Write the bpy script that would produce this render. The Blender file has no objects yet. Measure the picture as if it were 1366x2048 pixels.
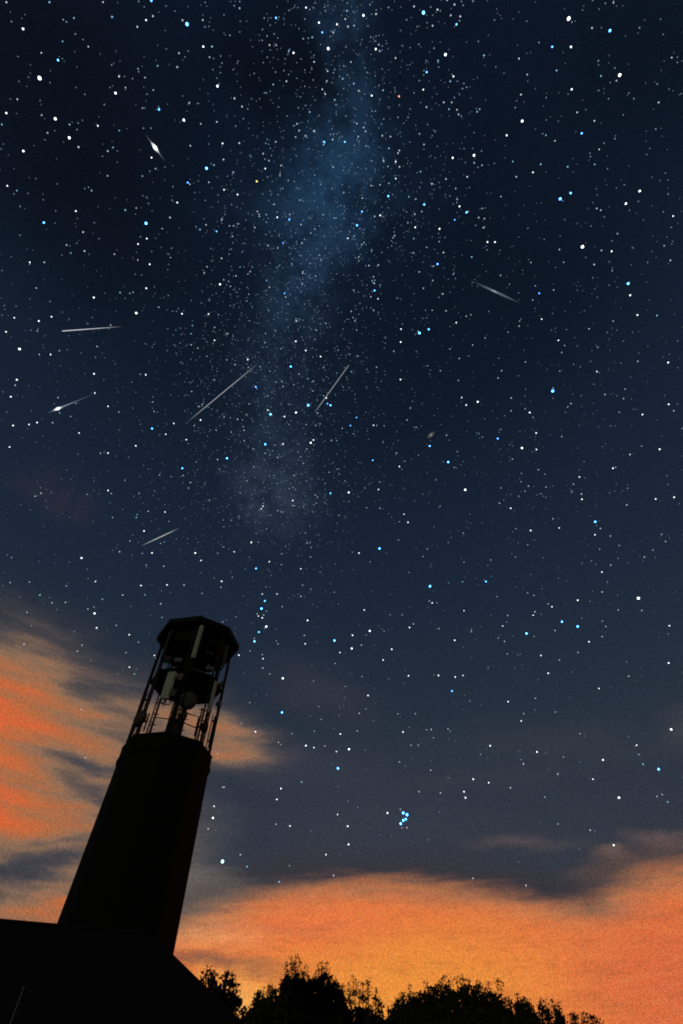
# Night sky with meteors over a telecom tower.  World axes: X right, Y away from the camera, Z up (metres).
import bpy, bmesh, math, random
from mathutils import Vector, Matrix
R = math.radians
random.seed(11)
scene = bpy.context.scene
COL = scene.collection

# ------------------------------------------------------------------ camera, exposure
cam_data = bpy.data.cameras.new("camera")
cam_data.sensor_fit = 'VERTICAL'
cam_data.sensor_height = 36.0
cam_data.lens = 16.52
cam_data.clip_start = 0.1
cam_data.clip_end = 40000
cam = bpy.data.objects.new("camera", cam_data)
COL.objects.link(cam)
CAM_Z = 1.6
cam.location = (0, 0, CAM_Z)
cam.rotation_euler = (R(90 + 51.3), 0, 0)
scene.camera = cam
scene.view_settings.view_transform = 'Standard'
scene.view_settings.look = 'None'
scene.view_settings.exposure = 0
scene.view_settings.gamma = 1
scene.cycles.filter_width = 1.9
scene.cycles.max_bounces = 4
scene.cycles.transparent_max_bounces = 16

# ------------------------------------------------------------------ tables: directions are (azimuth, elevation) in degrees
STARS = [
(-101.735,65.969,'b2','leftmost of the two mid-sized blue stars near the top, far left'),
(-96.395,73.466,'b2','second from left of the two mid-sized blue stars near the top, far left'),
(-77.148,60.861,'b2','only mid-sized blue star in the upper sky, far left'),
(127.042,77.895,'b2','only mid-sized blue star near the top, right of centre'),
(90.411,68.296,'b2','leftmost of the two mid-sized blue stars near the top, far right'),
(106.966,67.202,'b2','second from left of the two mid-sized blue stars near the top, far right'),
(12.472,82.513,'b2','leftmost of the five mid-sized blue stars in the upper sky, right of centre'),
(44.696,83.283,'b2','second from left of the five mid-sized blue stars in the upper sky, right of centre'),
(56.93,79.983,'b2','third from left of the five mid-sized blue stars in the upper sky, right of centre'),
(43.74,75.101,'b2','fourth from left of the five mid-sized blue stars in the upper sky, right of centre'),
(64.385,75.957,'b2','fifth from left of the five mid-sized blue stars in the upper sky, right of centre'),
(78.917,67.582,'b2','only mid-sized blue star in the upper sky, far right'),
(-23.617,64.318,'b2','only mid-sized blue star level with the meteors, left of centre'),
(-39.645,54.67,'b2','only mid-sized blue star level with the meteors, far left'),
(-31.515,52.298,'b2','only mid-sized blue star in the middle sky, far left'),
(-14.197,43.557,'b2','leftmost of the two mid-sized blue stars in the middle sky, left of centre'),
(-2.256,53.563,'b2','second from left of the two mid-sized blue stars in the middle sky, left of centre'),
(15.255,76.06,'b2','leftmost of the two mid-sized blue stars level with the meteors, right of centre'),
(29.98,70.052,'b2','second from left of the two mid-sized blue stars level with the meteors, right of centre'),
(7.028,57.387,'b2','leftmost of the four mid-sized blue stars in the middle sky, right of centre'),
(20.008,57.705,'b2','second from left of the four mid-sized blue stars in the middle sky, right of centre'),
(22.544,40.626,'b2','third from left of the four mid-sized blue stars in the middle sky, right of centre'),
(33.452,55.521,'b2','fourth from left of the four mid-sized blue stars in the middle sky, right of centre'),
(14.298,29.669,'b2','only mid-sized blue star at lantern height, right of centre'),
(-12.037,36.364,'b2','leftmost of the two mid-sized blue stars at lantern height, left of centre'),
(-11.915,39.97,'b2','second from left of the two mid-sized blue stars at lantern height, left of centre'),
(-119.38,75.218,'b1','only bright blue star near the top, far left'),
(-79.266,76.71,'b1','only bright blue star in the upper sky, left of centre'),
(-70.687,69.269,'b1','only bright blue star in the upper sky, far left'),
(139.486,79.471,'b1','only bright blue star near the top, right of centre'),
(77.276,68.269,'b1','only bright blue star in the upper sky, far right'),
(-18.073,61.86,'b1','leftmost of the four bright blue stars level with the meteors, left of centre'),
(-15.72,67.746,'b1','second from left of the four bright blue stars level with the meteors, left of centre'),
(-8.974,63.818,'b1','third from left of the four bright blue stars level with the meteors, left of centre'),
(-2.991,64.066,'b1','fourth from left of the four bright blue stars level with the meteors, left of centre'),
(-24.443,55.352,'b1','leftmost of the two bright blue stars in the middle sky, left of centre'),
(-17.558,58.294,'b1','second from left of the two bright blue stars in the middle sky, left of centre'),
(26.837,70.155,'b1','only bright blue star level with the meteors, right of centre'),
(68.055,58.76,'b1','only bright blue star level with the meteors, far right'),
(6.723,46.662,'b1','leftmost of the three bright blue stars in the middle sky, right of centre'),
(14.12,41.449,'b1','second from left of the three bright blue stars in the middle sky, right of centre'),
(22.728,55.235,'b1','third from left of the three bright blue stars in the middle sky, right of centre'),
(40.087,42.47,'b1','only bright blue star in the middle sky, far right'),
(25.453,34.044,'b1','leftmost of the three bright blue stars at lantern height, far right'),
(30.157,34.19,'b1','second from left of the three bright blue stars at lantern height, far right'),
(31.653,33.255,'b1','third from left of the three bright blue stars at lantern height, far right'),
(32.676,19.315,'b1','only bright blue star above the clouds, far right'),
(-12.436,35.26,'b1','leftmost of the four bright blue stars at lantern height, left of centre'),
(-12.234,39.038,'b1','second from left of the four bright blue stars at lantern height, left of centre'),
(-7.534,27.988,'b1','third from left of the four bright blue stars at lantern height, left of centre'),
(-1.031,35.996,'b1','fourth from left of the four bright blue stars at lantern height, left of centre'),
(-0.407,22.685,'b1','only bright blue star above the clouds, left of centre'),
(-118.97,72.426,'b3','only small blue star near the top, far left'),
(-144.511,80.522,'b3','leftmost of the four small blue stars near the top, left of centre'),
(-166.559,82.92,'b3','second from left of the four small blue stars near the top, left of centre'),
(-73.515,88.277,'b3','third from left of the four small blue stars near the top, left of centre'),
(33.503,89.436,'b3','fourth from left of the four small blue stars near the top, left of centre'),
(-59.118,74.967,'b3','leftmost of the three small blue stars in the upper sky, left of centre'),
(-34.877,79.174,'b3','second from left of the three small blue stars in the upper sky, left of centre'),
(-38.542,81.326,'b3','third from left of the three small blue stars in the upper sky, left of centre'),
(-76.57,74.573,'b3','only small blue star in the upper sky, far left'),
(108.185,71.362,'b3','only small blue star near the top, far right'),
(19.057,83.542,'b3','leftmost of the two small blue stars in the upper sky, right of centre'),
(59.849,76.595,'b3','second from left of the two small blue stars in the upper sky, right of centre'),
(120.154,81.268,'b3','only small blue star near the top, right of centre'),
(-24.838,74.919,'b3','leftmost of the two small blue stars level with the meteors, left of centre'),
(-3.829,64.249,'b3','second from left of the two small blue stars level with the meteors, left of centre'),
(58.088,65.174,'b3','only small blue star level with the meteors, far right'),
(2.277,61.709,'b3','leftmost of the two small blue stars level with the meteors, right of centre'),
(3.898,62.614,'b3','second from left of the two small blue stars level with the meteors, right of centre'),
(-98.446,64.432,'w1','only brilliant white star near the top, far left'),
(111.884,70.069,'w1','leftmost of the two brilliant white stars near the top, far right'),
(99.624,66.205,'w1','second from left of the two brilliant white stars near the top, far right'),
(70.181,64.315,'w1','only brilliant white star in the upper sky, far right'),
(36.502,53.281,'w1','leftmost of the two brilliant white stars in the middle sky, far right'),
(39.431,33.786,'w1','second from left of the two brilliant white stars in the middle sky, far right'),
(24.111,51.491,'w1','only brilliant white star in the middle sky, right of centre'),
(-92.608,64.935,'w2','leftmost of the four bright white stars near the top, far left'),
(-89.624,65.622,'w2','second from left of the four bright white stars near the top, far left'),
(-98.341,70.035,'w2','third from left of the four bright white stars near the top, far left'),
(-94.373,75.503,'w2','fourth from left of the four bright white stars near the top, far left'),
(-87.817,61.742,'w2','only bright white star in the upper sky, far left'),
(-107.291,78.409,'w2','leftmost of the two bright white stars near the top, left of centre'),
(-168.953,83.988,'w2','second from left of the two bright white stars near the top, left of centre'),
(166.802,81.904,'w2','leftmost of the two bright white stars near the top, right of centre'),
(121.28,79.441,'w2','second from left of the two bright white stars near the top, right of centre'),
(93.572,73.497,'w2','only bright white star near the top, far right'),
(81.112,79.164,'w2','leftmost of the two bright white stars in the upper sky, right of centre'),
(83.351,77.257,'w2','second from left of the two bright white stars in the upper sky, right of centre'),
(79.428,62.657,'w2','leftmost of the two bright white stars in the upper sky, far right'),
(81.731,62.029,'w2','second from left of the two bright white stars in the upper sky, far right'),
(-62.636,52.277,'w2','leftmost of the three bright white stars level with the meteors, far left'),
(-62.958,60.957,'w2','second from left of the three bright white stars level with the meteors, far left'),
(-55.978,63.246,'w2','third from left of the three bright white stars level with the meteors, far left'),
(-46.297,71.734,'w2','leftmost of the two bright white stars level with the meteors, left of centre'),
(-11.884,62.751,'w2','second from left of the two bright white stars level with the meteors, left of centre'),
(-7.307,59.478,'w2','leftmost of the two bright white stars in the middle sky, left of centre'),
(1.49,53.667,'w2','second from left of the two bright white stars in the middle sky, left of centre'),
(-38.254,38.834,'w2','leftmost of the two bright white stars in the middle sky, far left'),
(-24.171,43.687,'w2','second from left of the two bright white stars in the middle sky, far left'),
(33.249,60.304,'w2','only bright white star level with the meteors, right of centre'),
(1.466,35.097,'w2','leftmost of the two bright white stars at lantern height, right of centre'),
(4.178,37.018,'w2','second from left of the two bright white stars at lantern height, right of centre'),
(-11.113,37.078,'w2','leftmost of the five bright white stars at lantern height, left of centre'),
(-7.889,31.566,'w2','second from left of the five bright white stars at lantern height, left of centre'),
(-4.279,24.803,'w2','third from left of the five bright white stars at lantern height, left of centre'),
(-5.122,38.2,'w2','fourth from left of the five bright white stars at lantern height, left of centre'),
(0.897,24.513,'w2','fifth from left of the five bright white stars at lantern height, left of centre'),
(35.423,22.083,'w2','only bright white star at lantern height, far right'),
(28.231,17.781,'w2','only bright white star above the clouds, far right'),
(-13.574,17.759,'w2','only bright white star above the clouds, left of centre'),
(-33.51,34.14,'w2','only bright white star at lantern height, far left'),
(-67.136,80.89,'y','lone yellow star among white ones in the upper left sky'),
(118.021,84.067,'r','tiny reddish star right of the pale band at the top'),
(46.648,56.711,'b0','largest blue star of all, glowing alone at the right of the sky'),
(-11.863,14.361,'g','greenish white star low beside the right edge of the dark tower'),
(6.661,18.546,'p','topmost of the five blue stars packed in the tight low cluster'),
(7.043,18.382,'p','second from top of the five blue stars packed in the tight low cluster'),
(6.865,18.005,'p','middle of the five blue stars packed in the tight low cluster'),
(6.589,17.908,'p','second from bottom of the five blue stars packed in the tight low cluster'),
(6.294,17.643,'p','lowest of the five blue stars packed in the tight low cluster'),
(-92.993,61.421,'w3',None),
(-91.781,68.154,'w3',None),
(-114.745,72.298,'w3',None),
(-104.653,63.797,'w3',None),
(-83.303,59.476,'w3',None),
(-77.492,63.873,'w3',None),
(-66.104,78.623,'w3',None),
(-45.187,80.667,'w3',None),
(-71.316,82.12,'w3',None),
(-70.171,77.604,'w3',None),
(-165.682,82.299,'w3',None),
(-160.43,81.17,'w3',None),
(-177.032,82.628,'w3',None),
(-116.665,76.767,'w3',None),
(-143.365,82.987,'w3',None),
(-87.075,78.719,'w3',None),
(-72.331,72.899,'w3',None),
(-67.4,67.584,'w3',None),
(-67.563,68.606,'w3',None),
(-62.337,67.463,'w3',None),
(-72.39,57.977,'w3',None),
(-84.827,72.037,'w3',None),
(106.787,69.974,'w3',None),
(153.088,83.423,'w3',None),
(112.42,79.268,'w3',None),
(113.689,81.947,'w3',None),
(135.872,86.038,'w3',None),
(98.902,69.732,'w3',None),
(90.057,74.659,'w3',None),
(69.463,84.354,'w3',None),
(58.235,83.671,'w3',None),
(31.893,82.436,'w3',None),
(81.473,71.515,'w3',None),
(64.911,76.856,'w3',None),
(79.271,58.541,'w3',None),
(4.455,81.493,'w3',None),
(45.833,79.314,'w3',None),
(53.39,77.349,'w3',None),
(61.556,71.948,'w3',None),
(60.338,72.584,'w3',None),
(71.511,61.728,'w3',None),
(-58.587,65.7,'w3',None),
(-66.504,53.839,'w3',None),
(-64.439,55.386,'w3',None),
(-63.993,56.574,'w3',None),
(-65.458,52.434,'w3',None),
(-48.899,66.669,'w3',None),
(-43.667,68.564,'w3',None),
(-38.471,66.708,'w3',None),
(-17.354,72.671,'w3',None),
(-15.9,70.576,'w3',None),
(-12.025,69.856,'w3',None),
(-6.941,69.469,'w3',None),
(-28.199,66.767,'w3',None),
(-46.348,59.132,'w3',None),
(-53.079,55.665,'w3',None),
(-59.568,54.044,'w3',None),
(-59.584,50.044,'w3',None),
(-58.345,48.479,'w3',None),
(-50.835,54.196,'w3',None),
(-47.853,53.965,'w3',None),
(-36.731,56.398,'w3',None),
(-32.414,58.204,'w3',None),
(-37.005,54.896,'w3',None),
(-33.174,55.445,'w3',None),
(-40.353,52.103,'w3',None),
(-48.504,49.9,'w3',None),
(-55.431,46.534,'w3',None),
(-54.177,47.562,'w3',None),
(-53.659,48.198,'w3',None),
(-53.783,44.716,'w3',None),
(-43.296,49.854,'w3',None),
(-18.994,62.244,'w3',None),
(-14.568,62.017,'w3',None),
(-4.257,64.873,'w3',None),
(-6.719,59.838,'w3',None),
(-13.655,58.81,'w3',None),
(-40.121,46.38,'w3',None),
(-30.99,46.938,'w3',None),
(-32.611,44.083,'w3',None),
(-30.18,42.147,'w3',None),
(-22.992,43.039,'w3',None),
(-18.269,44.985,'w3',None),
(-15.86,46.478,'w3',None),
(-12.253,44.598,'w3',None),
(-6.871,44.209,'w3',None),
(-9.71,52.302,'w3',None),
(-15.401,50.673,'w3',None),
(-15.178,51.01,'w3',None),
(21.501,71.358,'w3',None),
(15.983,75.155,'w3',None),
(38.171,69.063,'w3',None),
(54.423,63.203,'w3',None),
(66.641,57.947,'w3',None),
(64.668,56.242,'w3',None),
(53.628,60.388,'w3',None),
(54.209,55.286,'w3',None),
(61.53,51.077,'w3',None),
(20.182,70.049,'w3',None),
(17.212,66.086,'w3',None),
(30.456,61.58,'w3',None),
(30.669,60.581,'w3',None),
(8.053,61.52,'w3',None),
(41.045,56.248,'w3',None),
(57.339,48.162,'w3',None),
(54.114,49.025,'w3',None),
(39.986,53.939,'w3',None),
(38.507,52.344,'w3',None),
(12.653,56.181,'w3',None),
(41.761,47.406,'w3',None),
(46.27,46.372,'w3',None),
(52.422,45.317,'w3',None),
(47.923,41.527,'w3',None),
(49.684,40.75,'w3',None),
(40.268,45.206,'w3',None),
(39.128,41.273,'w3',None),
(35.405,43.51,'w3',None),
(31.544,44.479,'w3',None),
(30.188,47.642,'w3',None),
(11.938,50.412,'w3',None),
(12.424,49.381,'w3',None),
(7.627,53.798,'w3',None),
(3.074,46.273,'w3',None),
(37.402,37.517,'w3',None),
(13.967,39.496,'w3',None),
(3.515,39.469,'w3',None),
(18.276,37.987,'w3',None),
(22.841,35.428,'w3',None),
(16.038,34.962,'w3',None),
(27.117,35.696,'w3',None),
(29.783,35.97,'w3',None),
(33.076,35.749,'w3',None),
(32.062,31.497,'w3',None),
(26.177,31.495,'w3',None),
(26.225,29.618,'w3',None),
(40.603,30.4,'w3',None),
(38.48,27.381,'w3',None),
(1.615,36.595,'w3',None),
(7.143,34.812,'w3',None),
(5.789,33.686,'w3',None),
(10.042,37.067,'w3',None),
(9.029,31.771,'w3',None),
(12.961,31.457,'w3',None),
(15.064,31.063,'w3',None),
(16.081,31.098,'w3',None),
(3.47,29.928,'w3',None),
(20.672,27.716,'w3',None),
(21.472,25.681,'w3',None),
(30.82,27.033,'w3',None),
(7.525,26.021,'w3',None),
(17.344,23.855,'w3',None),
(22.112,22.652,'w3',None),
(28.214,20.947,'w3',None),
(31.816,21.532,'w3',None),
(26.591,19.567,'w3',None),
(14.693,21.031,'w3',None),
(16.251,20.575,'w3',None),
(13.451,20.02,'w3',None),
(13.491,19.492,'w3',None),
(4.972,18.598,'w3',None),
(0.664,17.532,'w3',None),
(0.725,16.021,'w3',None),
(26.173,14.397,'w3',None),
(-19.013,41.317,'w3',None),
(-10.195,40.961,'w3',None),
(-12.479,40.714,'w3',None),
(-12.497,38.138,'w3',None),
(-11.882,38.005,'w3',None),
(-5.23,35.519,'w3',None),
(-10.863,33.488,'w3',None),
(-14.201,33.542,'w3',None),
(-0.231,34.652,'w3',None),
(-10.478,25.87,'w3',None),
(-3.307,24.644,'w3',None),
(-0.137,26.011,'w3',None),
(-0.601,24.281,'w3',None),
(-6.779,20.692,'w3',None),
(-7.115,19.704,'w3',None),
(-13.676,18.735,'w3',None),
(-5.462,17.479,'w3',None),
(-0.434,18.529,'w3',None),
(-1.579,15.196,'w3',None),
(-35.265,37.178,'w3',None),
(-29.718,38.416,'w3',None),
(-32.517,32.865,'w3',None),
(-28.582,33.165,'w3',None),
(-27.073,30.056,'w3',None),
(-24.761,31.798,'w3',None),
(-24.435,31.535,'w3',None),
(-26.456,39.347,'w3',None),
]
SMALL_STARS = [(-102.133,64.844),(-104.35,71.934),(-102.963,72.473),(-106.471,73.453),(-100.673,73.104),(-96.146,72.092),(-99.518,76.076),(-94.902,78.415),(-114.886,77.406),(-118.196,77.409),(-123.001,76.217),(-112.557,71.737),(-111.983,69.904),(-113.591,69.216),(-134.436,81.298),(-137.254,81.698),(-141.413,82.645),(-153.184,82.711),(-151.907,86.294),(-153.333,86.701),(-166.385,87.371),(-86.706,80.274),(-80.965,78.499),(-75.145,79.057),(-120.23,82.899),(-105.184,79.949),(-102.797,80.66),(-56.717,83.67),(-54.959,82.815),(-95.496,85.99),(-97.212,87.377),(-101.604,85.738),(-85.73,83.711),(-82.347,67.747),(-80.25,65.928),(-74.943,68.049),(-74.58,69.076),(-73.75,63.577),(-64.497,66.707),(-60.883,69.586),(-71.283,61.602),(-70.666,62.802),(-71.588,59.075),(-44.675,74.484),(-51.39,73.709),(-57.824,76.372),(-56.877,76.706),(-61.29,76.051),(-56.282,77.215),(-50.374,78.317),(-48.091,79.548),(-51.503,81.233),(-40.084,81.73),(-53.301,79.459),(-4.659,83.305),(-28.877,85.651),(-30.234,81.629),(-62.585,73.652),(-62.784,74.418),(-69.528,71.62),(-54.184,76.002),(-82.465,60.019),(-91.801,65.925),(-90.412,64.042),(-88.039,66.142),(-87.03,68.444),(-90.998,69.836),(-104.763,66.423),(-105.331,68.24),(-101.732,70.43),(-99.831,70.876),(128.077,77.434),(135.679,78.593),(130.653,77.998),(153.693,86.466),(163.191,86.182),(100.138,67.595),(98.865,66.385),(94.393,69.024),(87.609,66.511),(100.438,62.713),(110.881,66.986),(80.885,77.06),(76.38,84.385),(67.167,83.836),(70.402,81.769),(83.566,71.057),(83.84,68.667),(73.371,73.558),(70.084,77.946),(66.727,77.371),(68.02,74.75),(64.991,74.629),(63.104,73.701),(75.067,57.938),(44.337,77.094),(48.155,75.49),(38.187,77.582),(53.936,72.976),(42.083,75.229),(19.977,78.339),(15.161,78.588),(62.381,67.751),(66.0,65.052),(68.275,62.451),(49.748,76.559),(41.938,78.634),(2.893,85.502),(113.715,76.581),(108.694,73.927),(100.097,73.807),(104.366,73.33),(104.223,80.39),(103.229,79.697),(104.644,81.935),(67.391,80.275),(71.987,79.181),(75.627,77.308),(-61.044,63.333),(-59.82,64.06),(-23.855,74.623),(-25.308,69.262),(-60.508,53.266),(-56.035,57.918),(-54.195,51.432),(-45.905,54.155),(-41.06,56.41),(-34.013,59.473),(-51.015,50.737),(-6.323,63.054),(-25.153,60.058),(-26.741,59.91),(-28.612,57.909),(-15.998,57.193),(-14.286,57.099),(-26.12,54.824),(-29.681,53.614),(-34.482,50.497),(-32.605,50.916),(-29.141,51.169),(-39.489,46.261),(-47.101,42.7),(-47.427,42.144),(-42.267,44.963),(-29.794,46.108),(-24.875,50.013),(-37.526,44.025),(-34.543,45.11),(-33.784,42.478),(-29.613,43.46),(-29.19,43.761),(-34.345,40.991),(-6.102,47.364),(-5.615,47.419),(-10.011,53.866),(-13.417,50.095),(-5.897,49.413),(-3.294,52.382),(-4.858,52.998),(-30.218,40.698),(-27.865,41.196),(-45.054,35.968),(15.851,76.766),(39.338,72.391),(33.634,71.615),(41.482,68.944),(42.784,68.745),(50.911,64.718),(56.121,65.235),(60.393,64.227),(61.949,57.654),(65.994,54.804),(52.438,59.223),(59.255,53.217),(47.054,56.934),(53.712,59.538),(17.912,62.632),(16.434,61.382),(8.859,61.47),(10.686,61.278),(40.746,56.87),(38.312,57.519),(39.641,58.727),(47.651,54.456),(46.9,54.387),(52.127,50.653),(24.17,58.273),(30.928,56.45),(34.782,56.297),(12.504,57.808),(37.584,49.482),(36.7,48.179),(34.354,49.137),(46.645,46.306),(49.204,46.583),(51.09,46.602),(46.114,43.858),(44.685,42.46),(40.62,45.722),(39.607,46.403),(40.176,41.604),(40.713,40.466),(29.619,45.263),(35.262,44.704),(28.831,48.648),(32.227,48.533),(30.102,50.208),(9.573,50.266),(8.05,54.685),(4.882,54.124),(7.49,51.518),(10.234,47.433),(13.93,45.036),(18.575,46.058),(20.192,43.381),(24.25,42.824),(11.194,43.415),(45.658,37.537),(42.646,37.133),(43.916,37.374),(36.971,38.963),(38.771,37.812),(18.854,50.489),(17.032,41.432),(13.578,39.777),(14.704,39.404),(7.425,38.732),(9.22,38.575),(23.361,38.668),(23.93,36.392),(23.508,35.716),(22.427,33.783),(21.785,34.291),(18.624,35.762),(27.5,35.997),(37.338,36.361),(36.198,35.659),(36.77,33.459),(39.003,32.61),(26.211,33.544),(28.926,33.549),(34.545,32.964),(34.613,32.374),(28.037,30.598),(30.375,30.813),(19.495,31.467),(3.633,36.579),(2.878,35.437),(10.694,37.411),(14.212,36.495),(16.232,28.407),(23.831,27.537),(25.436,25.883),(34.239,27.353),(3.101,28.524),(2.254,28.101),(7.104,27.885),(9.312,27.754),(10.381,26.042),(10.956,26.049),(13.164,25.69),(9.161,24.626),(8.309,24.676),(6.765,23.146),(10.213,22.191),(20.225,22.2),(20.356,21.797),(24.592,21.823),(27.057,23.516),(31.624,20.77),(31.587,19.948),(23.45,20.468),(18.365,19.921),(32.095,16.808),(31.948,17.418),(31.448,17.349),(10.919,20.086),(8.604,20.326),(21.944,16.511),(24.643,15.712),(6.373,18.858),(6.912,17.288),(6.387,17.284),(-24.173,39.863),(-21.328,39.467),(-18.878,40.632),(-6.439,40.95),(-4.98,41.872),(-1.168,41.609),(-11.412,38.824),(-11.752,38.354),(-12.732,38.389),(-11.32,36.863),(-5.442,36.459),(-9.388,35.614),(-11.063,33.924),(-9.15,39.563),(-0.868,33.433),(-10.721,32.47),(-9.679,31.904),(-3.778,31.459),(-2.952,28.764),(-2.544,27.453),(-7.573,24.989),(-7.285,24.804),(-2.003,24.817),(-4.522,21.356),(-13.171,20.444),(-13.007,20.456),(-13.846,16.835),(-6.951,17.576),(-10.209,14.972),(-9.395,14.077),(-6.104,13.026),(-5.217,14.27),(-0.789,13.575),(-14.393,23.411),(-11.703,28.714),(-12.325,26.555),(-41.847,34.625),(-43.528,33.846),(-28.739,37.613),(-38.459,33.643),(-37.148,34.17),(-34.475,34.348),(-33.917,34.715),(-28.1,31.349),(-25.514,35.832),(-26.333,37.197),(-40.06,33.885),(-33.452,35.744),(-38.655,29.199),(-33.269,30.162),(-27.812,21.207),(-26.244,29.543),(-31.378,36.838),(-40.194,31.958),(17.495,12.252)]
METEORS = [
('m1',(-90.558, 71.929),(-83.143, 73.196),(-87.115, 72.568)),
('m2',(48.722, 71.528),(53.918, 65.795),(51.391, 68.858)),
('m3',(-61.366, 56.437),(-55.753, 61.244),None),
('m4',(-34.72, 57.127),(-25.135, 66.844),None),
('m5',(-7.0, 63.139),(2.233, 68.598),None),
('m6',(-53.709, 49.443),(-50.693, 54.279),(-53.02, 50.545)),
('m7',(-31.94, 42.525),(-27.986, 45.743),None),
]
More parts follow.
